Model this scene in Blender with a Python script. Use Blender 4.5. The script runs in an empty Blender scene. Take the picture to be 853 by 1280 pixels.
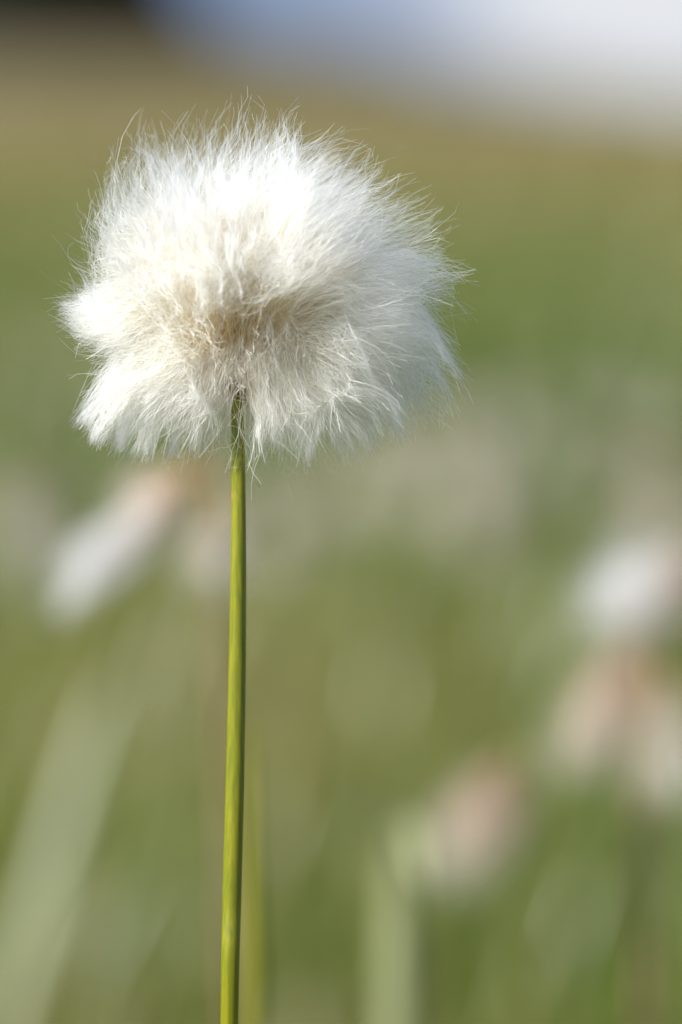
import bpy, math
import numpy as np
from mathutils import Vector

# ------------------------------------------------------------------ camera, sky, sun, exposure
scene = bpy.context.scene
CAM_H, PITCH, FOCUS, FPX = 0.32, math.radians(6.2), 0.42, 4634.0   # FPX: focal length in photo pixels (853 x 1280)
cam_data = bpy.data.cameras.new('camera')
cam = bpy.data.objects.new('camera', cam_data)
scene.collection.objects.link(cam)
cam.location = (0, 0, CAM_H)
cam.rotation_euler = (math.pi / 2 - PITCH, 0, 0)
cam_data.sensor_fit = 'VERTICAL'
cam_data.sensor_height = 36.0
cam_data.lens = FPX / 1280.0 * 36.0
cam_data.clip_start = 0.01
cam_data.clip_end = 5000
cam_data.dof.use_dof = True
cam_data.dof.focus_distance = FOCUS - 0.003
cam_data.dof.aperture_fstop = cam_data.lens / 16.5
scene.camera = cam

SUN_DIR = Vector((-0.66, -0.44, 0.62)).normalized()     # towards the sun
elev = math.asin(SUN_DIR.z)
azim = math.atan2(SUN_DIR.x, SUN_DIR.y)                  # clockwise from +Y
CLOUD_X, CLOUD_Y = 1.7, 0.4
world = bpy.data.worlds.new('World')
scene.world = world
world.use_nodes = True
wn, wl = world.node_tree.nodes, world.node_tree.links
for n in list(wn):
    wn.remove(n)
sky = wn.new('ShaderNodeTexSky')
sky.sky_type = 'NISHITA'
sky.sun_disc = False
sky.sun_elevation = elev
sky.sun_rotation = azim
sky.air_density = 1.0
sky.dust_density = 0.3
tc = wn.new('ShaderNodeTexCoord')
mp = wn.new('ShaderNodeMapping')
mp.inputs['Scale'].default_value = (6.0, 6.0, 16.0)
mp.inputs['Location'].default_value = (0.35, 0.0, 0.2)
wl.new(tc.outputs['Generated'], mp.inputs['Vector'])
cn = wn.new('ShaderNodeTexNoise')
cn.inputs['Scale'].default_value = 1.0
cn.inputs['Detail'].default_value = 5.0
wl.new(mp.outputs['Vector'], cn.inputs['Vector'])
sep = wn.new('ShaderNodeSeparateXYZ')
wl.new(tc.outputs['Generated'], sep.inputs['Vector'])
band = wn.new('ShaderNodeMapRange')                      # a cloud bank lies all round the horizon
band.inputs['From Min'].default_value = 0.03
band.inputs['From Max'].default_value = 0.30
band.inputs['To Min'].default_value = 0.62
band.inputs['To Max'].default_value = -0.03
wl.new(sep.outputs['Z'], band.inputs['Value'])
add = wn.new('ShaderNodeMath')
add.operation = 'ADD'
wl.new(cn.outputs['Fac'], add.inputs[0])
wl.new(band.outputs['Result'], add.inputs[1])
cr = wn.new('ShaderNodeValToRGB')                        # where there is cloud
cr.color_ramp.elements[0].position = 0.50
cr.color_ramp.elements[1].position = 0.68
wl.new(add.outputs[0], cr.inputs['Fac'])
mp2 = wn.new('ShaderNodeMapping')
mp2.inputs['Scale'].default_value = (4.5, 4.5, 9.0)
mp2.inputs['Location'].default_value = (CLOUD_X, CLOUD_Y, 0.0)
wl.new(tc.outputs['Generated'], mp2.inputs['Vector'])
cn2 = wn.new('ShaderNodeTexNoise')
cn2.inputs['Scale'].default_value = 1.0
cn2.inputs['Detail'].default_value = 3.0
wl.new(mp2.outputs['Vector'], cn2.inputs['Vector'])
cc = wn.new('ShaderNodeValToRGB')                        # slate-blue undersides to off-white tops
cc.color_ramp.elements[0].position = 0.44
cc.color_ramp.elements[0].color = (1.5 / 5, 2.4 / 5, 4.2 / 5, 1)
cc.color_ramp.elements[1].position = 0.60
cc.color_ramp.elements[1].color = (1.25, 1.28, 1.34, 1)
wl.new(cn2.outputs['Fac'], cc.inputs['Fac'])
cs = wn.new('ShaderNodeVectorMath')
cs.operation = 'SCALE'
cs.inputs['Scale'].default_value = 5.0
wl.new(cc.outputs['Color'], cs.inputs[0])
cm = wn.new('ShaderNodeMixRGB')
wl.new(cr.outputs['Color'], cm.inputs['Fac'])
wl.new(sky.outputs['Color'], cm.inputs['Color1'])
wl.new(cs.outputs['Vector'], cm.inputs['Color2'])
bg = wn.new('ShaderNodeBackground')
bg.inputs['Strength'].default_value = 0.07
wl.new(cm.outputs['Color'], bg.inputs['Color'])
wo = wn.new('ShaderNodeOutputWorld')
wl.new(bg.outputs['Background'], wo.inputs['Surface'])

sun_data = bpy.data.lights.new('sun', 'SUN')
sun_data.energy = 4.6
sun_data.angle = math.radians(0.53)
sun_data.color = (1.0, 0.975, 0.93)
sun = bpy.data.objects.new('sun', sun_data)
scene.collection.objects.link(sun)
sun.rotation_euler = SUN_DIR.to_track_quat('Z', 'Y').to_euler()
sun.location = SUN_DIR * 5

vs = scene.view_settings
vs.view_transform = 'Standard'
vs.look = 'None'
vs.exposure = 0.85
vs.gamma = 1.0
vs.use_curve_mapping = False
cy = scene.cycles
cy.max_bounces = 32
cy.diffuse_bounces = 32
cy.transmission_bounces = 32
cy.glossy_bounces = 4
cy.transparent_max_bounces = 8
cy.sample_clamp_indirect = 0
cy.use_denoising = True
cy.denoiser = 'OPENIMAGEDENOISE'
cy.denoising_input_passes = 'RGB_ALBEDO_NORMAL'
cy.denoising_prefilter = 'ACCURATE'

# ------------------------------------------------------------------ helpers
C = scene.collection
FWD = Vector((0, math.cos(PITCH), -math.sin(PITCH)))
UP = Vector((0, math.sin(PITCH), math.cos(PITCH)))
CAMP = Vector((0, 0, CAM_H))


def at(px, py, dist):
    """Photo pixel + distance along the view axis -> point."""
    return CAMP + dist * (FWD + Vector((1, 0, 0)) * ((px - 426.5) / FPX) + UP * ((640 - py) / FPX))


def tag(o, label=None, cat=None, group=None, kind=None):
    if label: o['label'] = label
    if cat: o['category'] = cat
    if group: o['group'] = group
    if kind: o['kind'] = kind
    return o


def empty(name, loc):
    o = bpy.data.objects.new(name, None)
    o.empty_display_size = 0.02
    C.objects.link(o)
    o.location = loc
    return o


def link_mesh(name, me, m, parent=None):
    o = bpy.data.objects.new(name, me)
    if m is not None and not me.materials:
        me.materials.append(m)
    C.objects.link(o)
    if parent is not None:
        o.parent = parent
    return o


def mesh_np(name, V, quads, attrs=None, smooth=True, tris=None):
    me = bpy.data.meshes.new(name)
    V = np.asarray(V, dtype=np.float32).reshape(-1, 3)
    Q = np.asarray(quads, dtype=np.int32).reshape(-1, 4)
    me.vertices.add(len(V))
    me.vertices.foreach_set('co', V.ravel())
    nt = 0 if tris is None else len(tris)
    me.loops.add(Q.size + nt * 3)
    li = Q.ravel()
    starts = np.arange(len(Q), dtype=np.int32) * 4
    if nt:
        T = np.asarray(tris, dtype=np.int32).reshape(-1, 3)
        li = np.concatenate([li, T.ravel()])
        starts = np.concatenate([starts, len(Q) * 4 + np.arange(nt, dtype=np.int32) * 3])
    me.loops.foreach_set('vertex_index', li.astype(np.int32))
    me.polygons.add(len(Q) + nt)
    me.polygons.foreach_set('loop_start', starts.astype(np.int32))
    me.polygons.foreach_set('use_smooth', np.full(len(Q) + nt, smooth, dtype=bool))
    for k, v in (attrs or {}).items():
        a = me.attributes.new(k, 'FLOAT', 'POINT')
        a.data.foreach_set('value', np.asarray(v, dtype=np.float32).ravel())
    me.update(calc_edges=True)
    me.validate()
    return me


def unit(a):
    return a / np.maximum(np.linalg.norm(a, axis=-1, keepdims=True), 1e-12)


def ribbons(name, P, W, rng, twist=1.5, side_hint=None):
    """N strands of K points as thin twisted strips; attributes t (root to tip) and r (per strand)."""
    N, K, _ = P.shape
    T = unit(np.gradient(P, axis=1))
    if side_hint is None:
        a = unit(rng.normal(size=(N, 1, 3)))
        b = unit(rng.normal(size=(N, 1, 3)))
    else:
        a = side_hint[:, None, :]
        b = unit(rng.normal(size=(N, 1, 3)))
    u = np.linspace(0, 1, K)[None, :, None]
    ang = u * twist * rng.uniform(-1, 1, size=(N, 1, 1))
    s0 = np.cos(ang) * a + np.sin(ang) * b
    S = unit(np.cross(T, s0)) if side_hint is None else unit(s0 - T * np.sum(s0 * T, axis=-1, keepdims=True))
    V = np.stack([P - S * W[..., None] / 2, P + S * W[..., None] / 2], axis=2)      # N,K,2,3
    base = (np.arange(N)[:, None] * K + np.arange(K - 1)[None, :]) * 2
    Q = np.stack([base, base + 1, base + 3, base + 2], axis=-1).reshape(-1, 4)
    tt = np.broadcast_to(np.linspace(0, 1, K)[None, :, None], (N, K, 2))
    rr = np.broadcast_to(rng.uniform(size=(N, 1, 1)), (N, K, 2))
    return mesh_np(name, V, Q, {'t': tt, 'r': rr})


def tube(name, pts, rad, sides=12, cap=True, rough=0.0, rng=None):
    """Round stalk along a list of points with a radius per point (Catmull-Rom smoothed)."""
    pts = np.array([tuple(p) for p in pts], float)
    rad = np.array(rad, float)
    n = len(pts)
    m = max(2, (n - 1) * 8 + 1)
    x = np.linspace(0, n - 1, m)
    i = np.clip(x.astype(int), 0, n - 2)
    f = (x - i)[:, None]
    p0, p1, p2, p3 = pts[np.maximum(i - 1, 0)], pts[i], pts[i + 1], pts[np.minimum(i + 2, n - 1)]
    P = 0.5 * (2 * p1 + (p2 - p0) * f + (2 * p0 - 5 * p1 + 4 * p2 - p3) * f ** 2 + (3 * p1 - p0 - 3 * p2 + p3) * f ** 3)
    R = rad[i] * (1 - f[:, 0]) + rad[i + 1] * f[:, 0]
    T = unit(np.gradient(P, axis=0))
    ref = np.array([0.0, 1.0, 0.0]) if abs(T[:, 1]).max() < 0.9 else np.array([1.0, 0.0, 0.0])
    A = unit(np.cross(T, ref))
    B = np.cross(T, A)
    an = np.linspace(0, 2 * math.pi, sides, endpoint=False)
    rr = R[:, None] * np.ones((1, sides))
    if rough and rng is not None:
        rr = rr * (1 + rough * rng.normal(size=(1, sides)) + rough * 0.5 * rng.normal(size=(m, 1)))
    V = P[:, None, :] + rr[..., None] * (np.cos(an)[None, :, None] * A[:, None, :] + np.sin(an)[None, :, None] * B[:, None, :])
    k = np.arange(m - 1)[:, None] * sides
    j = np.arange(sides)[None, :]
    j2 = (j + 1) % sides
    Q = np.stack([k + j, k + j2, k + sides + j2, k + sides + j], axis=-1).reshape(-1, 4)
    V = V.reshape(-1, 3)
    tt = np.repeat(np.linspace(0, 1, m), sides)
    tris = None
    if cap:
        V = np.vstack([V, P[0:1], P[-1:] + T[-1:] * R[-1] * 0.6])
        c0, c1 = m * sides, m * sides + 1
        jj = np.arange(sides)
        tris = np.vstack([np.stack([np.full(sides, c0), (jj + 1) % sides, jj], -1),
                          np.stack([np.full(sides, c1), (m - 1) * sides + jj, (m - 1) * sides + (jj + 1) % sides], -1)])
        tt = np.concatenate([tt, [0, 1]])
    return mesh_np(name, V, Q, {'t': tt}, tris=tris)


def new_mat(name):
    m = bpy.data.materials.new(name)
    m.use_nodes = True
    nt = m.node_tree
    for n in list(nt.nodes):
        nt.nodes.remove(n)
    return m, nt.nodes, nt.links


def ramp(nodes, stops):
    r = nodes.new('ShaderNodeValToRGB')
    el = r.color_ramp.elements
    while len(el) > 1:
        el.remove(el[-1])
    el[0].position, el[0].color = stops[0][0], (*stops[0][1], 1)
    for p, c in stops[1:]:
        e = el.new(p)
        e.color = (*c, 1)
    return r


def leaf_shader(nodes, links, col, trans=0.5, gloss=0.06, rough=0.35, tcol=None):
    d = nodes.new('ShaderNodeBsdfDiffuse')
    t = nodes.new('ShaderNodeBsdfTranslucent')
    g = nodes.new('ShaderNodeBsdfGlossy')
    g.inputs['Roughness'].default_value = rough
    g.inputs['Color'].default_value = (1, 1, 1, 1)
    links.new(col, d.inputs['Color'])
    links.new(tcol or col, t.inputs['Color'])
    a = nodes.new('ShaderNodeMixShader')
    a.inputs['Fac'].default_value = trans
    links.new(d.outputs[0], a.inputs[1])
    links.new(t.outputs[0], a.inputs[2])
    b = nodes.new('ShaderNodeMixShader')
    b.inputs['Fac'].default_value = gloss
    links.new(a.outputs[0], b.inputs[1])
    links.new(g.outputs[0], b.inputs[2])
    o = nodes.new('ShaderNodeOutputMaterial')
    links.new(b.outputs[0], o.inputs['Surface'])


def fibre_mat(name, stops, gloss=0.08, vary=0.06, trans=0.5):
    m, N, L = new_mat(name)
    a = N.new('ShaderNodeAttribute'); a.attribute_name = 't'
    r = ramp(N, stops)
    L.new(a.outputs['Fac'], r.inputs['Fac'])
    b = N.new('ShaderNodeAttribute'); b.attribute_name = 'r'
    mr = N.new('ShaderNodeMapRange')
    mr.inputs['To Min'].default_value = 1.0 - vary
    mr.inputs['To Max'].default_value = 1.0
    L.new(b.outputs['Fac'], mr.inputs['Value'])
    mx = N.new('ShaderNodeMixRGB'); mx.blend_type = 'MULTIPLY'; mx.inputs['Fac'].default_value = 1
    L.new(r.outputs['Color'], mx.inputs['Color1'])
    L.new(mr.outputs['Result'], mx.inputs['Color2'])
    leaf_shader(N, L, mx.outputs['Color'], trans, gloss, 0.42)
    return m


def grass_mat(name, stops, trans=0.45, gloss=0.05):
    """Blade colour picked per blade from the ramp, paler along the blade's own veins."""
    m, N, L = new_mat(name)
    b = N.new('ShaderNodeAttribute'); b.attribute_name = 'r'
    r = ramp(N, stops)
    L.new(b.outputs['Fac'], r.inputs['Fac'])
    leaf_shader(N, L, r.outputs['Color'], trans, gloss, 0.4)
    return m


def stalk_mat(name, c1, c2, spots=None, rough=0.38, scale=(900, 900, 60), sss=0.25):
    m, N, L = new_mat(name)
    tcn = N.new('ShaderNodeTexCoord')
    mpn = N.new('ShaderNodeMapping'); mpn.inputs['Scale'].default_value = scale
    L.new(tcn.outputs['Object'], mpn.inputs['Vector'])
    no = N.new('ShaderNodeTexNoise'); no.inputs['Scale'].default_value = 1.0; no.inputs['Detail'].default_value = 3
    L.new(mpn.outputs['Vector'], no.inputs['Vector'])
    r = ramp(N, [(0.36, c1), (0.64, c2)])
    L.new(no.outputs['Fac'], r.inputs['Fac'])
    col = r.outputs['Color']
    if spots:
        n2 = N.new('ShaderNodeTexNoise'); n2.inputs['Scale'].default_value = 330; n2.inputs['Detail'].default_value = 1
        L.new(tcn.outputs['Object'], n2.inputs['Vector'])
        r2 = ramp(N, [(0.66, (0, 0, 0)), (0.80, (0.5, 0.5, 0.5))])
        L.new(n2.outputs['Fac'], r2.inputs['Fac'])
        mx = N.new('ShaderNodeMixRGB')
        mx.inputs['Color2'].default_value = (*spots, 1)
        L.new(r2.outputs['Color'], mx.inputs['Fac'])
        L.new(col, mx.inputs['Color1'])
        col = mx.outputs['Color']
    p = N.new('ShaderNodeBsdfPrincipled')
    L.new(col, p.inputs['Base Color'])
    p.inputs['Roughness'].default_value = rough
    p.inputs['Subsurface Weight'].default_value = sss
    p.inputs['Subsurface Scale'].default_value = 0.001
    p.inputs['Subsurface Radius'].default_value = (1.0, 1.0, 0.25)
    bp = N.new('ShaderNodeBump'); bp.inputs['Strength'].default_value = 0.25; bp.inputs['Distance'].default_value = 0.0001
    L.new(no.outputs['Fac'], bp.inputs['Height'])
    L.new(bp.outputs['Normal'], p.inputs['Normal'])
    o = N.new('ShaderNodeOutputMaterial')
    L.new(p.outputs[0], o.inputs['Surface'])
    return m


# ------------------------------------------------------------------ materials
M_FLUFF = fibre_mat('white_cotton_fibre', [(0.0, (0.66, 0.47, 0.17)), (0.14, (0.88, 0.72, 0.39)), (0.34, (0.97, 0.90, 0.72)), (0.56, (0.986, 0.977, 0.94)), (1.0, (0.99, 0.99, 0.988))], gloss=0.05, vary=0.02, trans=0.84)
M_OLDFLUFF = fibre_mat('tan_cotton_fibre', [(0.0, (0.45, 0.32, 0.19)), (0.4, (0.68, 0.54, 0.42)), (0.8, (0.78, 0.68, 0.58)), (1.0, (0.82, 0.75, 0.67))], gloss=0.05)
M_PALEFLUFF = fibre_mat('pale_cotton_fibre', [(0.0, (0.50, 0.34, 0.20)), (0.25, (0.78, 0.66, 0.54)), (0.55, (0.86, 0.83, 0.80)), (1.0, (0.88, 0.88, 0.89))], gloss=0.05)
M_FARFLUFF = fibre_mat('weathered_cotton_fibre', [(0.0, (0.40, 0.32, 0.2)), (0.4, (0.62, 0.56, 0.45)), (1.0, (0.80, 0.77, 0.68))], gloss=0.03)
M_STEM = stalk_mat('yellow_green_stem', (0.145, 0.165, 0.003), (0.225, 0.22, 0.006), spots=(0.36, 0.24, 0.03), scale=(2200, 2200, 45), sss=0.6)
M_BROWNSTEM = stalk_mat('brown_stem', (0.16, 0.11, 0.06), (0.26, 0.18, 0.10), scale=(500, 500, 40))
M_GREENSTEM = stalk_mat('dull_green_stem', (0.10, 0.12, 0.025), (0.17, 0.18, 0.04), scale=(500, 500, 40))
M_CORE = stalk_mat('tan_receptacle', (0.22, 0.14, 0.06), (0.40, 0.29, 0.14), rough=0.7, scale=(700, 700, 700))
M_BRACT = stalk_mat('dark_bract', (0.035, 0.028, 0.022), (0.11, 0.09, 0.065), rough=0.5, scale=(1500, 1500, 200))
M_SEED = stalk_mat('brown_seed', (0.10, 0.05, 0.03), (0.2, 0.11, 0.06), rough=0.5, scale=(900, 900, 900))
M_GRASS = grass_mat('meadow_grass_blades', [(0.0, (0.055, 0.115, 0.008)), (0.3, (0.110, 0.176, 0.015)), (0.55, (0.190, 0.222, 0.030)), (0.75, (0.260, 0.225, 0.050)), (0.9, (0.37, 0.30, 0.13)), (1.0, (0.44, 0.37, 0.20))])
M_DRYGRASS = grass_mat('hill_grass_blades', [(0.0, (0.17, 0.19, 0.028)), (0.4, (0.26, 0.22, 0.048)), (0.75, (0.34, 0.25, 0.085)), (1.0, (0.42, 0.31, 0.14))])
M_PALEBLADE = grass_mat('pale_grass_blade', [(0, (0.46, 0.50, 0.30)), (1, (0.52, 0.55, 0.35))], trans=0.35, gloss=0.10)
M_DULLBLADE = grass_mat('dull_grass_blade', [(0, (0.34, 0.37, 0.17)), (1, (0.42, 0.44, 0.23))], trans=0.4)
M_LIMEBLADE = grass_mat('lime_grass_blade', [(0, (0.26, 0.27, 0.01)), (1, (0.30, 0.30, 0.02))])


def ground_mat():
    m, N, L = new_mat('meadow_ground')
    g = N.new('ShaderNodeNewGeometry')
    n1 = N.new('ShaderNodeTexNoise'); n1.inputs['Scale'].default_value = 0.35; n1.inputs['Detail'].default_value = 4
    n2 = N.new('ShaderNodeTexNoise'); n2.inputs['Scale'].default_value = 9.0; n2.inputs['Detail'].default_value = 6
    L.new(g.outputs['Position'], n1.inputs['Vector'])
    L.new(g.outputs['Position'], n2.inputs['Vector'])
    r1 = ramp(N, [(0.3, (0.10, 0.12, 0.022)), (0.5, (0.15, 0.16, 0.035)), (0.7, (0.21, 0.18, 0.06))])
    L.new(n1.outputs['Fac'], r1.inputs['Fac'])
    rd = ramp(N, [(0.3, (0.11, 0.085, 0.030)), (0.55, (0.15, 0.112, 0.042)), (0.75, (0.20, 0.145, 0.065))])
    L.new(n1.outputs['Fac'], rd.inputs['Fac'])
    sx = N.new('ShaderNodeSeparateXYZ')
    L.new(g.outputs['Position'], sx.inputs['Vector'])
    mr = N.new('ShaderNodeMapRange')
    mr.inputs['From Min'].default_value = 8.0
    mr.inputs['From Max'].default_value = 45.0
    L.new(sx.outputs['Y'], mr.inputs['Value'])
    mx = N.new('ShaderNodeMixRGB')
    L.new(mr.outputs['Result'], mx.inputs['Fac'])
    L.new(r1.outputs['Color'], mx.inputs['Color1'])
    L.new(rd.outputs['Color'], mx.inputs['Color2'])
    m2 = N.new('ShaderNodeMixRGB'); m2.blend_type = 'MULTIPLY'; m2.inputs['Fac'].default_value = 0.7
    r2 = ramp(N, [(0.3, (0.45, 0.45, 0.45)), (0.7, (1.15, 1.15, 1.15))])
    L.new(n2.outputs['Fac'], r2.inputs['Fac'])
    L.new(mx.outputs['Color'], m2.inputs['Color1'])
    L.new(r2.outputs['Color'], m2.inputs['Color2'])
    p = N.new('ShaderNodeBsdfPrincipled')
    p.inputs['Roughness'].default_value = 0.95
    L.new(m2.outputs['Color'], p.inputs['Base Color'])
    bp = N.new('ShaderNodeBump'); bp.inputs['Strength'].default_value = 0.8; bp.inputs['Distance'].default_value = 0.03
    L.new(n2.outputs['Fac'], bp.inputs['Height'])
    L.new(bp.outputs['Normal'], p.inputs['Normal'])
    o = N.new('ShaderNodeOutputMaterial')
    L.new(p.outputs[0], o.inputs['Surface'])
    return m


def mountain_mat():
    m, N, L = new_mat('forested_mountain')
    g = N.new('ShaderNodeNewGeometry')
    n1 = N.new('ShaderNodeTexNoise'); n1.inputs['Scale'].default_value = 0.06; n1.inputs['Detail'].default_value = 8
    L.new(g.outputs['Position'], n1.inputs['Vector'])
    r1 = ramp(N, [(0.35, (0.004, 0.007, 0.005)), (0.65, (0.010, 0.014, 0.009))])
    L.new(n1.outputs['Fac'], r1.inputs['Fac'])
    p = N.new('ShaderNodeBsdfPrincipled')
    p.inputs['Roughness'].default_value = 1.0
    p.inputs['Specular IOR Level'].default_value = 0.0
    L.new(r1.outputs['Color'], p.inputs['Base Color'])
    o = N.new('ShaderNodeOutputMaterial')
    L.new(p.outputs[0], o.inputs['Surface'])
    return m


# ------------------------------------------------------------------ terrain
def smooth(a, b, x):
    t = np.clip((x - a) / (b - a), 0, 1)
    return t * t * (3 - 2 * t)


def ground_z(x, y):
    """Flat bog near the plant, then a long hillside whose crest falls to the right."""
    x = np.asarray(x, float); y = np.asarray(y, float)
    z = 0.008 * np.sin(x * 2.1 + 0.4) * np.sin(y * 1.7) * smooth(0.3, 2.0, np.hypot(x, y))
    z = z + 0.06 * np.sin(x * 0.5 + y * 0.31) * smooth(4, 14, np.abs(y)) - 0.1 * smooth(4, 14, y)
    xc = np.clip(x, -60, 40)
    crest = 2.25 - 0.02 * xc - 0.18 * np.log1p(np.exp((xc - 2.5) / 1.5)) * 1.5
    z = z + crest * smooth(18, 150, y) - 10 * smooth(155, 420, y)
    return z


def grid_sheet(name, xs, ys, fn):
    X, Y = np.meshgrid(xs, ys)
    V = np.stack([X, Y, fn(X, Y)], -1).reshape(-1, 3)
    nx, ny = len(xs), len(ys)
    k = np.arange(ny - 1)[:, None] * nx + np.arange(nx - 1)[None, :]
    Q = np.stack([k, k + 1, k + nx + 1, k + nx], -1).reshape(-1, 4)
    return mesh_np(name, V, Q)


def spaced(lim, n, p=3.2):
    u = np.linspace(-1, 1, n)
    return np.sign(u) * np.abs(u) ** p * lim


xs = spaced(900, 141)
ys = np.concatenate([-np.linspace(1, 0, 25)[:-1] ** 3 * 900, np.linspace(0, 1, 120) ** 2.6 * 900])
tag(link_mesh('meadow_ground', grid_sheet('meadow_ground', xs, ys, ground_z), ground_mat()), kind='structure')


def mountain_z(x, y):
    # a dark ridge, high on the left, running down to the right
    top = np.interp(x, [-900, -240, -80, -58, -40, -24, 0, 25, 60], [200, 180, 104, 86, 40, 18.5, 13.5, 7.5, -5])
    prof = np.exp(-((y - 760) / 130.0) ** 2)
    rug = 1 + 0.03 * np.sin(x * 0.11 + 1.3 * np.sin(y * 0.02)) + 0.02 * np.sin(x * 0.31 + y * 0.05)
    return -22 + (top + 22) * prof * rug


tag(link_mesh('mountain', grid_sheet('mountain', np.linspace(-900, 60, 150), np.linspace(440, 1100, 60), mountain_z), mountain_mat()), kind='structure')


# ------------------------------------------------------------------ the main seed head
rng = np.random.default_rng(11)
MM = FOCUS / FPX                     # metres per photo pixel at the plant
HC = at(310, 380, FOCUS)             # centre of the fluff
SIL = np.array([(0, 264), (15, 262), (30, 258), (45, 252), (60, 238), (75, 218), (90, 208), (100, 228), (108, 252), (118, 262), (126, 254), (135, 250), (150, 232), (165, 204), (175, 212),
                (180, 216), (188, 205), (195, 180), (205, 196), (215, 232), (225, 236), (240, 206), (250, 206), (260, 196), (270, 192), (280, 198), (290, 206), (300, 222), (310, 240),
                (320, 254), (330, 260), (340, 264), (350, 265), (360, 264)], float)


def sil(theta):
    return np.interp(np.degrees(theta) % 360, SIL[:, 0], SIL[:, 1])


# receptacle axis in head pixels (x right, y away, z up), relative to the fluff centre
AX0, AX1 = np.array([-13.0, 6, -128]), np.array([6.0, 18, 14])


def env_radius(d):
    c = np.hypot(d[..., 0], d[..., 2])
    Rt = sil(np.arctan2(d[..., 2], d[..., 0]))
    upper = smooth(-0.25, 0.35, d[..., 2] - 0.25 * d[..., 0])
    Rf = 105 + 50 * upper
    Ry = np.where(d[..., 1] > 0, 205.0, Rf)
    return 1.0 / np.sqrt((c / Rt) ** 2 + (d[..., 1] / Ry) ** 2)


def tip_ok(tp, rg):
    """Tips keep clear of the hollow that opens towards the front and of the stem."""
    x, y, z = tp[:, 0], tp[:, 1], tp[:, 2]
    hollow = np.exp(-(((x - 14) / 74) ** 2 + ((z - 12) / 46) ** 2) ** 1.5) * (y < 40)
    fx, fz = x / 258.0, (z - 10) / np.where(z > 10, 235.0, 200.0)
    face = np.clip(1.25 - 1.35 * np.hypot(fx, fz), 0, 1) * (y < -12) * smooth(70, 10, z - 0.25 * x)      # few hairs end on the lower face
    hollow = np.maximum(hollow, np.minimum(face * 1.25, 1.0))
    stem = np.exp(-((x + 12) / 26) ** 4) * (z < -112) * (y < 10)
    return rg.uniform(size=len(tp)) > np.maximum(hollow, stem) * 0.98


class Warp:
    """Smooth vector field that makes neighbouring hairs swirl and part together."""
    def __init__(self, rg, wl, n=14):
        self.k = unit(rg.normal(size=(n, 3))) * (2 * np.pi / (wl * rg.uniform(0.7, 1.4, size=(n, 1))))
        self.a = rg.normal(size=(n, 3)) * math.sqrt(2.0 / n)
        self.p = rg.uniform(0, 2 * np.pi, n)

    def __call__(self, P):
        return np.sin(P @ self.k.T + self.p) @ self.a


def sample_tips(n, rg, lo, hi):
    out = []
    tot = 0
    while tot < n:
        d = unit(rg.normal(size=(n, 3)))
        tp = d * (env_radius(d) * rg.uniform(lo, hi, size=n))[:, None]
        tp = tp[tip_ok(tp, rg)]
        out.append(tp); tot += len(tp)
    return np.vstack(out)[:n]


def grow(tips, rg, K=9, lift=0.45, wave=3.0, curl=0.0, spread=0.55, tipr=0.5):
    """Strands from the receptacle to the given tips, rising first and bending over."""
    n = len(tips)
    s = rg.uniform(0, 1, size=(n, 1))
    axis = AX0 + (AX1 - AX0) * (0.12 + 0.88 * s)
    to = unit(tips - axis)
    rad = (9 + 15 * np.sin(np.pi * (0.15 + 0.8 * s)))
    root = axis + unit(to + 0.35 * rg.normal(size=(n, 3))) * rad
    span = np.linalg.norm(tips - root, axis=1, keepdims=True)
    low = smooth(0.25, -0.7, to[:, 2:3] - 0.40 * np.maximum(to[:, 0:1], 0))
    upper = smooth(0.05, 0.7, to[:, 2:3])
    wind = np.array([1.0, 0, 0]) * upper                 # the top is blown over to the right
    init = unit(to + np.array([0, 0, 1.0]) * (lift * 1.8 * low + 0.08) + spread * 0.45 * rg.normal(size=(n, 3)))
    p1 = root + init * span * 0.42 - wind * span * 0.13
    p2 = tips - unit(to + 0.55 * wind - np.array([0, 0, 1.3]) * low + tipr * rg.normal(size=(n, 3))) * span * (0.28 + 0.16 * low)
    u = np.linspace(0, 1, K)[None, :, None]
    P = ((1 - u) ** 3) * root[:, None] + 3 * u * (1 - u) ** 2 * p1[:, None] + 3 * u * u * (1 - u) * p2[:, None] + u ** 3 * tips[:, None]
    for w, f in ((wave, 1.1), (wave * 0.4, 2.3)):
        ph = rg.uniform(0, 2 * np.pi, size=(n, 1, 3))
        P = P + w * rg.normal(size=(n, 1, 3)) * np.sin(2 * np.pi * f * u + ph) * (u ** 0.7)
    if curl:
        ax = unit(rg.normal(size=(n, 1, 3)))
        P = P + curl * np.clip(u - 0.55, 0, 1) ** 2 * ax * rg.normal(size=(n, 1, 1)) * 10
    return P


def bulk(n, nclump, lo, hi, sp, rg, **kw):
    cl = sample_tips(nclump, rg, lo, hi)
    idx = rg.integers(0, nclump, size=n)
    tips = cl[idx] + rg.normal(size=(n, 3)) * sp * rg.uniform(0.4, 1.6, size=(nclump, 1))[idx]
    tips = tips * (1.02 - 0.24 * rg.uniform(0, 1, size=(n, 1)) ** 1.6)
    return grow(tips, rg, **kw)


KP = 14
W_BIG, W_MID, W_FINE = Warp(rng, 170), Warp(rng, 75), Warp(rng, 32)


def swirl(P, k=1.0):
    d = smooth(25, 190, np.linalg.norm(P - (AX0 + AX1) / 2, axis=-1))[..., None]
    f = P.reshape(-1, 3)
    D = (8 * W_BIG(f) + 7 * W_MID(f) + 2.2 * W_FINE(f)).reshape(P.shape)
    return P + D * d * k


def lock(tip, sp, n, rg, **kw):
    t = np.array(tip, float)[None] + rg.normal(size=(n, 3)) * sp
    return swirl(grow(t, rg, K=KP, **kw), 0.35)


sets = []
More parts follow.
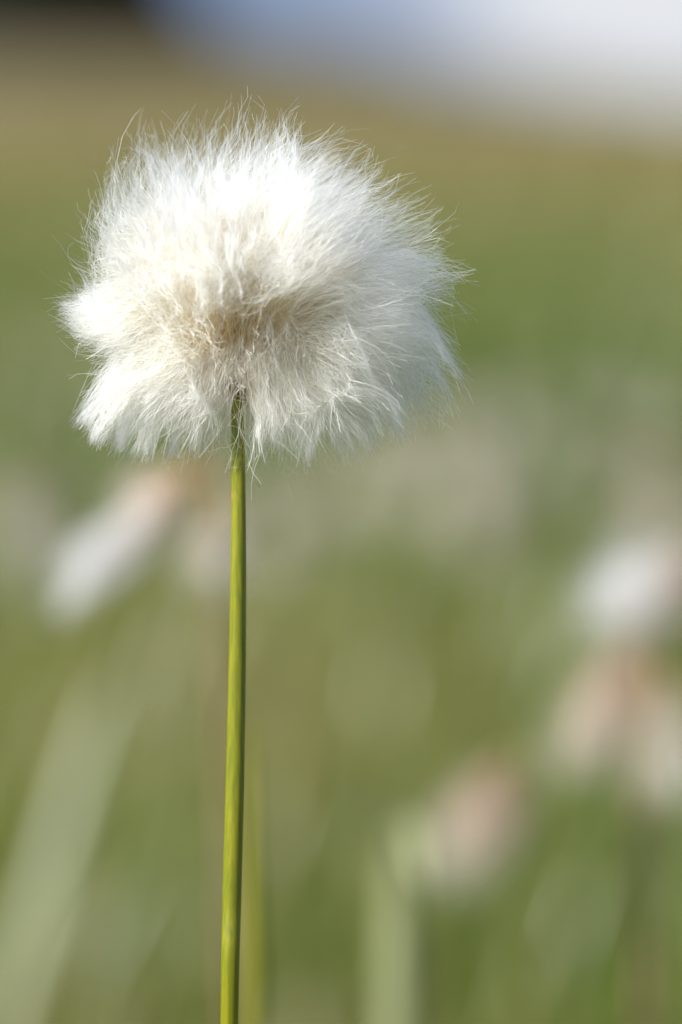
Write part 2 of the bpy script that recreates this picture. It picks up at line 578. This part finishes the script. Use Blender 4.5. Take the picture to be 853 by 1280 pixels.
# dense body, rim tufts, short under-hairs, wisps
sets.append((swirl(bulk(13000, 2200, 0.78, 0.96, 14, rng, K=KP, wave=3.2, spread=0.55, tipr=0.22)), 0.52))
sets.append((swirl(bulk(13000, 800, 0.93, 1.01, 9, rng, K=KP, wave=3.0, curl=3.0, spread=0.55, tipr=0.25)), 0.52))
sets.append((swirl(bulk(3000, 600, 0.45, 0.80, 18, rng, K=KP, wave=4.5, spread=0.8, tipr=0.3)), 0.52))
sets.append((swirl(grow(sample_tips(900, rng, 0.90, 1.02), rng, K=KP, wave=6.0, curl=8.0, spread=0.9, tipr=0.6)), 0.55))
# locks that stand out of the outline
for tip, sp, n in [((-226, -10, -6), 12, 420), ((-212, -25, -24), 10, 280), ((-205, 5, 8), 13, 260),
                   ((-208, -5, -154), 5, 240), ((-188, -20, -172), 5, 220), ((-166, 5, -178), 5, 200), ((-134, -15, -184), 6, 200), ((-100, 10, -192), 6, 160), ((-64, 30, -188), 7, 140),
                   ((44, -15, -184), 7, 140), ((80, -25, -192), 6, 160), ((118, -10, -188), 7, 180), ((150, 0, -176), 8, 180), ((190, -10, -156), 9, 180), ((248, -10, -52), 12, 160)]:
    sets.append((lock(tip, sp, n, rng, wave=2.2, curl=2.0, spread=0.5, tipr=0.2), 0.55))
# loose strands that cross the hollow and the front of the receptacle
n = 1050
th = rng.uniform(0, 2 * np.pi, n)
rr = rng.uniform(30, 205, n)
lt = np.stack([6 + rr * np.cos(th) * 1.15, rng.uniform(-75, -10, n), -40 + rr * np.sin(th) * 0.9], -1)
sets.append((swirl(grow(lt, rng, K=KP, wave=8.0, curl=9.0, spread=1.6)), 0.88))
# short strands that close the front of the receptacle above the stem
n = 260
ft = np.stack([rng.uniform(-62, 44, n), rng.uniform(-48, -18, n), rng.uniform(-112, -48, n)], -1)
sets.append((grow(ft, rng, K=KP, wave=4.5, curl=4.0, spread=1.3, tipr=0.5), 0.66))
# curtain that falls over the lower front, left and right of the stem, in fine locks
nl = 300
sl = rng.uniform(size=nl)
ca = np.radians(np.where(sl < 0.36, rng.uniform(188, 256, nl), rng.uniform(276, 372, nl)))
cr_ = sil(ca) * rng.uniform(0.62, 1.0, nl)
cl_ = np.stack([cr_ * np.cos(ca), rng.uniform(-75, 0, nl) * np.clip(1.35 - cr_ / 265, 0.3, 1), cr_ * np.sin(ca)], -1)
ci = rng.integers(0, nl, 5200)
ct = cl_[ci] + rng.normal(size=(5200, 3)) * 8
sets.append((swirl(grow(ct, rng, K=KP, wave=3.4, curl=3.0, spread=0.7, lift=0.5, tipr=0.2)), 0.70))

Pall = np.concatenate([s[0] for s in sets])
K = Pall.shape[1]
u = np.linspace(0, 1, K)
prof = np.interp(u, [0, 0.15, 0.7, 1.0], [1.15, 1.0, 0.9, 0.45])
Wall = np.concatenate([np.full(len(s[0]), s[1]) for s in sets])[:, None] * prof[None, :] * rng.uniform(0.7, 1.3, size=(len(Pall), 1))

base_pt = at(283, 1280, FOCUS)
root_xy = (base_pt.x - 0.003, base_pt.y + 0.014)
ROOT = Vector((root_xy[0], root_xy[1], float(ground_z(*root_xy))))
plant = empty('cottongrass_plant', ROOT)
tag(plant, 'single white fluffy cotton grass head in sharp focus on a straight yellow-green stem', 'plant')


def head_to_world(P):
    """head pixels -> metres relative to the plant's root"""
    out = np.empty_like(P)
    out[..., 0] = P[..., 0] * MM + HC.x - ROOT.x
    out[..., 1] = P[..., 1] * MM + HC.y - ROOT.y
    out[..., 2] = P[..., 2] * MM + HC.z - ROOT.z
    return out


stem_pts = [Vector((0, 0, -0.004))]
sp_low = at(283, 1280, FOCUS) - ROOT
stem_pts += [Vector((sp_low.x * 0.45, sp_low.y * 0.6, sp_low.z * 0.40)), Vector((sp_low.x * 0.8, sp_low.y * 0.92, sp_low.z * 0.75))]
for px, py in [(287, 1280), (290, 1130), (294, 980), (297, 820), (298.5, 660), (298, 560), (297.5, 500)]:
    stem_pts.append(at(px, py, FOCUS) - ROOT)
stem_r = [0.00125, 0.00122, 0.00115, 0.00102, 0.00108, 0.00106, 0.00098, 0.00085, 0.00076, 0.00074]
link_mesh('stem', tube('stem', stem_pts, stem_r, sides=24, rough=0.004, rng=rng), M_STEM, plant)
a0 = Vector(head_to_world(AX0[None])[0]); a1 = Vector(head_to_world(AX1[None])[0])
core_pts = [a0 + (a1 - a0) * k for k in (0, 0.2, 0.5, 0.8, 1.0)]
core = link_mesh('receptacle', tube('receptacle', core_pts, [0.0008, 0.0013, 0.0021, 0.0016, 0.0005], sides=14, rough=0.05, rng=rng), M_CORE, plant)
fl = link_mesh('fluff', ribbons('fluff', head_to_world(Pall), Wall * MM, rng, twist=2.5), M_FLUFF, plant)
fl['label'] = 'long silky white seed hairs, cream near the middle'


def bract_mesh(L=0.0042, W=0.0013):
    nu, nv = 7, 5
    V = []
    for i in range(nu):
        t = i / (nu - 1)
        w = W * math.sin(math.pi * min(1, 0.18 + 0.82 * t)) ** 0.8 * (1 - t * 0.35) + 0.00004
        for j in range(nv):
            s = j / (nv - 1) * 2 - 1
            V.append((s * w * 0.5, 0.00035 * (1 - s * s) + 0.0011 * t * t, t * L))
    Q = [(i * nv + j, i * nv + j + 1, (i + 1) * nv + j + 1, (i + 1) * nv + j) for i in range(nu - 1) for j in range(nv - 1)]
    return mesh_np('bract', V, Q)


bm_ = bract_mesh()
for k in range(16):
    o = link_mesh('bract', bm_, M_BRACT, core)
    a = k * 2.399
    h = 0.02 + 0.48 * (k / 16)
    p = a0 + (a1 - a0) * h
    rd = 0.0007 + 0.0012 * h
    o.location = (p.x + rd * math.sin(a), p.y - rd * math.cos(a), p.z)
    o.rotation_euler = (0.10, 0, a + math.pi)
    s = 0.9 + 0.5 * rng.uniform()
    o.scale = (s, s, s)
# tiny brown seeds scattered over the receptacle
sv, sq = [], []
for k in range(70):
    c = a0 + (a1 - a0) * rng.uniform(0.25, 1.0)
    d = Vector(rng.normal(size=3)).normalized()
    c = c + d * rng.uniform(0.0016, 0.0028)
    e = d.orthogonal().normalized() * 0.00022
    f = d.cross(e).normalized() * 0.00022
    g = d * 0.0009
    b = len(sv)
    sv += [c - g * .3, c + e, c + f, c - e, c - f, c + g]
    sq += [(b, b + 2, b + 1, b), (b, b + 3, b + 2, b), (b, b + 4, b + 3, b), (b, b + 1, b + 4, b), (b + 5, b + 1, b + 2, b + 5), (b + 5, b + 2, b + 3, b + 5), (b + 5, b + 3, b + 4, b + 5), (b + 5, b + 4, b + 1, b + 5)]
sm_ = mesh_np('seeds', [tuple(v) for v in sv], np.zeros((0, 4)), tris=[q[:3] for q in sq])
link_mesh('seeds', sm_, M_SEED, core)


# ------------------------------------------------------------------ background cotton grass
def tuft_mesh(L, R, rg, n=900, K=8, w=0.00016):
    """A seed tuft that hangs along -Z from its base: several ragged locks of hair that part towards the end."""
    nl = 6
    la = rg.uniform(0, 2 * np.pi, nl)
    lo = np.stack([np.cos(la), np.sin(la)], -1) * R * rg.uniform(0.2, 1.15, size=(nl, 1))
    ll = rg.uniform(0.62, 1.08, nl)
    idx = rg.integers(0, nl, n)
    d = rg.normal(size=(n, 2)) * R * 0.42
    ln = L * ll[idx] * rg.uniform(0.7, 1.05, n)
    u = np.linspace(0, 1, K)[None, :]
    prof = np.sin(u * np.pi * 0.72) ** 0.8
    P = np.zeros((n, K, 3))
    for k in range(2):
        P[..., k] = d[:, k:k + 1] * prof + lo[idx, k][:, None] * u ** 1.4
    P[..., 2] = -ln[:, None] * (u ** 1.1)
    P += 0.05 * L * rg.normal(size=(n, 1, 3)) * np.sin(2 * np.pi * 1.0 * u[..., None] + rg.uniform(0, 6, size=(n, 1, 1))) * u[..., None]
    W = np.full((n, K), w) * np.interp(u, [0, .7, 1], [1, .9, .4])
    return ribbons('seed_tuft', P, W, rg, twist=2.0)


def cotton_plant(root, node, tufts, label, group, stem_m, rg, stem_r=0.0011, bend=None):
    """tufts: list of (base point, tip point, half width, material)"""
    e = empty('cottongrass_plant', root)
    tag(e, label, 'plant', group)
    r = Vector(root)
    nd = Vector(node) - r
    mid = nd * 0.5 + Vector(bend or (0, 0, 0))
    link_mesh('stem', tube('stem', [Vector((0, 0, -0.004)), mid * 0.55, mid, mid + (nd - mid) * 0.6, nd], [stem_r, stem_r, stem_r * 0.95, stem_r * 0.85, stem_r * 0.7], sides=8), stem_m, e)
    for b, t, hw, m, cnt in tufts:
        b = Vector(b) - r
        t = Vector(t) - r
        ax = t - b
        tm = link_mesh('seed_tuft', tuft_mesh(ax.length, hw, rg, cnt), m, e)
        tm.location = b
        tm.rotation_euler = (-ax).to_track_quat('Z', 'Y').to_euler()
        up = max(nd.z, b.z) + 0.004
        mm = (nd + b) * 0.5
        mm.z = up
        if (b - nd).length > 0.003:
            link_mesh('flower_stalk', tube('flower_stalk', [nd, mm, b], [0.0006, 0.0005, 0.0005], sides=6), M_BROWNSTEM, e)
        link_mesh('bract', tube('bract', [b - ax.normalized() * 0.002, b + ax.normalized() * 0.003, b + ax.normalized() * 0.008], [0.0008, 0.0022, 0.0012], sides=7), M_CORE, e)
    return e


def on_ground(p, dx=0.0, dy=0.0):
    return Vector((p.x + dx, p.y + dy, float(ground_z(p.x + dx, p.y + dy))))


r2 = np.random.default_rng(5)
# beside the main stem, nodding to the left
L1 = 0.64
cotton_plant(on_ground(at(300, 1280, L1), 0.004), at(268, 590, L1),
             [(at(240, 596, L1), at(78, 755, L1), 0.0040, M_PALEFLUFF, 560), (at(276, 625, L1), at(264, 765, L1 - .005), 0.0045, M_FARFLUFF, 380), (at(225, 590, L1 + .01), at(172, 655, L1 + .02), 0.0055, M_OLDFLUFF, 350)],
             'blurred cotton grass with drooping pale tufts right behind the sharp stem', None, M_BROWNSTEM, r2)
# right-hand group
L2 = 0.70
cotton_plant(on_ground(at(835, 1280, L2)), at(800, 800, L2),
             [(at(890, 722, L2), at(706, 750, L2), 0.0085, M_PALEFLUFF, 600), (at(790, 805, L2 + .01), at(728, 985, L2 + .02), 0.0065, M_OLDFLUFF, 450), (at(826, 850, L2), at(848, 1015, L2 - .01), 0.0055, M_FARFLUFF, 320)],
             'blurred cotton grass with one bright white tuft above two drooping tufts', None, M_BROWNSTEM, r2, stem_r=0.0017)
# lower middle
L3 = 0.74
cotton_plant(on_ground(at(640, 1280, L3), 0.01), at(640, 960, L3),
             [(at(638, 955, L3), at(568, 1110, L3), 0.0080, M_OLDFLUFF, 430)],
             'blurred cotton grass with one tan-pink tuft beside a pale bent blade', None, M_GREENSTEM, r2)
# further heads, seen only as pale discs of blur
far = [(385, 620, 1.5), (570, 580, 1.7), (640, 540, 2.2), (800, 580, 1.8), (-12, 600, 1.3), (460, 510, 2.6), (730, 500, 3.0), (850, 520, 2.6), (520, 560, 2.4), (40, 450, 2.9), (690, 590, 2.8), (540, 500, 2.1), (610, 640, 1.6), (760, 640, 2.0), (840, 620, 1.6), (430, 570, 1.75), (680, 500, 2.0), (350, 560, 2.2), (790, 490, 2.2)]
GF = 'far cotton grass heads scattered over the meadow'
proto = None
for i, (px, py, L) in enumerate(far):
    p = at(px, py, L)
    root = on_ground(p, r2.normal(0, 0.01), r2.normal(0, 0.01))
    if i < 4:
        tl = []
        for k in range(3):
            a = r2.uniform(0, 6.28)
            b = p + Vector((0.006 * math.cos(a), 0.006 * math.sin(a), 0.0))
            t = b + Vector((0.014 * math.cos(a), 0.014 * math.sin(a), -0.026))
            tl.append((b, t, 0.0075, M_FARFLUFF, 700))
        e = cotton_plant(root, p, tl, 'far blurred cotton grass head with drooping whitish tufts in the meadow', GF, M_GREENSTEM, r2)
        proto = (proto or []) + [(e, p.z - root.z)]
    else:
        src, h = proto[i % 4]
        c = src.copy(); C.objects.link(c)
        c.location = root
        c.rotation_euler = (0, 0, r2.uniform(0, 6.28))
        s = (p.z - root.z) / h
        c.scale = (1, 1, s)
        for ch in src.children:
            d = ch.copy(); C.objects.link(d); d.parent = c

# ------------------------------------------------------------------ single blades of grass that stand out
def blade(name, pts, width, m, label, fold=0.25):
    """One folded leaf: V-shaped section with real thickness, tapering to its tip."""
    pts = np.array([tuple(p) for p in pts], float)
    n = len(pts)
    mcount = (n - 1) * 6 + 1
    x = np.linspace(0, n - 1, mcount)
    P = np.stack([np.interp(x, np.arange(n), pts[:, k]) for k in range(3)], -1)
    for _ in range(6):
        P[1:-1] = (P[:-2] + 2 * P[1:-1] + P[2:]) / 4
    root = P[0].copy()
    P = P - root
    T = unit(np.gradient(P, axis=0))
    S = unit(np.cross(T, np.array([0, 1.0, 0])))
    Nn = np.cross(S, T)
    u = np.linspace(0, 1, mcount)
    w = width * np.interp(u, [0, .15, .6, .9, 1], [.7, 1, .95, .5, .08])
    th = 0.00025
    rows = []
    for s, dn in ((-0.5, 0), (0, -1), (0.5, 0), (0.5, 1.0), (0, 0.0), (-0.5, 1.0)):
        off = Nn * ((w * fold)[:, None] * (dn if s == 0 else 0) + th * (1 if dn == 1.0 or (s == 0 and dn == 0.0) else 0))
        if s == 0 and dn == 0.0:
            off = Nn * (-(w * fold)[:, None] + th)
        rows.append(P + S * (w * s)[:, None] + off)
    V = np.stack(rows, 1).reshape(-1, 3)
    k = np.arange(mcount - 1)[:, None] * 6
    j = np.arange(6)[None, :]
    j2 = (j + 1) % 6
    Q = np.stack([k + j, k + j2, k + 6 + j2, k + 6 + j], -1).reshape(-1, 4)
    me = mesh_np(name, V, Q, {'r': np.full(len(V), 0.5)})
    o = link_mesh(name, me, m)
    o.location = tuple(root)
    tag(o, label, 'grass blade')
    return o


La = 0.98
blade('grass_blade', [on_ground(at(-50, 1500, La)), at(18, 1270, La), at(60, 1120, La), at(98, 985, La), at(134, 860, La)], 0.0085, M_PALEBLADE,
      'long pale whitish-green grass blade leaning right, left of the sharp stem')
Lb = 0.68
blade('grass_blade', [on_ground(at(488, 1500, Lb)), at(497, 1270, Lb), at(502, 1140, Lb), at(503, 1060, Lb - .004), at(510, 1036, Lb - .014), at(524, 1062, Lb - .026), at(532, 1110, Lb - .032)], 0.0072, M_DULLBLADE,
      'pale green grass blade with its tip bent over beside the tan-pink tuft')
Lc = 0.52
blade('grass_blade', [on_ground(at(318, 1500, Lc)), at(320, 1280, Lc), at(319, 1120, Lc), at(314, 900, Lc)], 0.0030, M_LIMEBLADE,
      'narrow yellow-green grass blade rising close behind the sharp stem')

# ------------------------------------------------------------------ meadow grass
rg = np.random.default_rng(23)


def blades_field(name, n, y0, y1, h0, h1, w0, w1, m, label, power=1.0, xk=0.34, x0=0.35, hmax=None):
    uy = rg.uniform(0, 1, n) ** power
    y = y0 + (y1 - y0) * uy
    x = rg.uniform(-1, 1, n) * (x0 + xk * np.abs(y))
    # uneven tufts
    dens = 0.5 + 0.5 * np.sin(x * 5.3 + 1.7 * np.sin(y * 3.1)) * np.sin(y * 4.7 + 0.9 * np.sin(x * 2.9))
    keep = rg.uniform(size=n) < 0.35 + 0.65 * dens
    x, y = x[keep], y[keep]
    n = len(x)
    h = rg.uniform(h0, h1, n) * rg.uniform(0.6, 1.0, n)
    if hmax is not None:
        h = np.minimum(h, hmax(x, y))
    z = ground_z(x, y)
    K = 5
    u = np.linspace(0, 1, K)[None, :]
    a = rg.uniform(0, 2 * np.pi, n)
    lean = rg.uniform(0.05, 0.55, n) * h
    P = np.zeros((n, K, 3))
    P[..., 0] = x[:, None] + (np.cos(a) * lean)[:, None] * u ** 1.8 + (h * 0.10)[:, None] * u
    P[..., 1] = y[:, None] + (np.sin(a) * lean)[:, None] * u ** 1.8
    P[..., 2] = z[:, None] - 0.004 + h[:, None] * (u - 0.18 * u ** 3)
    W = rg.uniform(w0, w1, n)[:, None] * np.interp(u, [0, .4, .8, 1], [.9, 1, .55, .08])
    side = np.stack([np.cos(a + 1.57), np.sin(a + 1.57), np.zeros(n)], -1)
    me = ribbons(name, P, W, rg, twist=0.8, side_hint=side)
    # patches: shift each blade's own colour with where it grows
    r = np.empty(len(me.vertices), np.float32)
    patch = 0.5 + 0.5 * np.sin(x * 1.9 + 0.6) * np.sin(y * 1.3 + 1.1 * np.sin(x * 1.1))
    patch = 0.5 * patch + 0.5 * (0.5 + 0.5 * np.sin(x * 8.3 + 1.9 * np.sin(y * 2.3)) * np.sin(y * 3.1 + 1.3 * np.sin(x * 5.1)))
    rv = np.clip(rg.uniform(size=n) * 0.62 + 0.95 * (patch - 0.38), 0, 1)
    me.attributes['r'].data.foreach_set('value', np.repeat(rv, K * 2).astype(np.float32))
    o = link_mesh(name, me, m)
    return tag(o, label, 'grass', kind='stuff')


blades_field('meadow_grass', 26000, -0.6, 3.2, 0.08, 0.20, 0.0018, 0.0042, M_GRASS, 'short green meadow grass around the cotton grass stems',
             hmax=lambda x, y: np.where(y < 0.95, 0.03 + 0.13 * np.clip(np.abs(y - 0.0), 0.25, 1), 0.2))
blades_field('meadow_grass', 34000, 3.2, 11, 0.10, 0.22, 0.003, 0.006, M_GRASS, 'green meadow grass further off at the foot of the slope', xk=0.28)
blades_field('hill_grass', 42000, 11, 60, 0.15, 0.35, 0.010, 0.022, M_DRYGRASS, 'dry brown grass covering the rising hillside', xk=0.24, power=1.2)
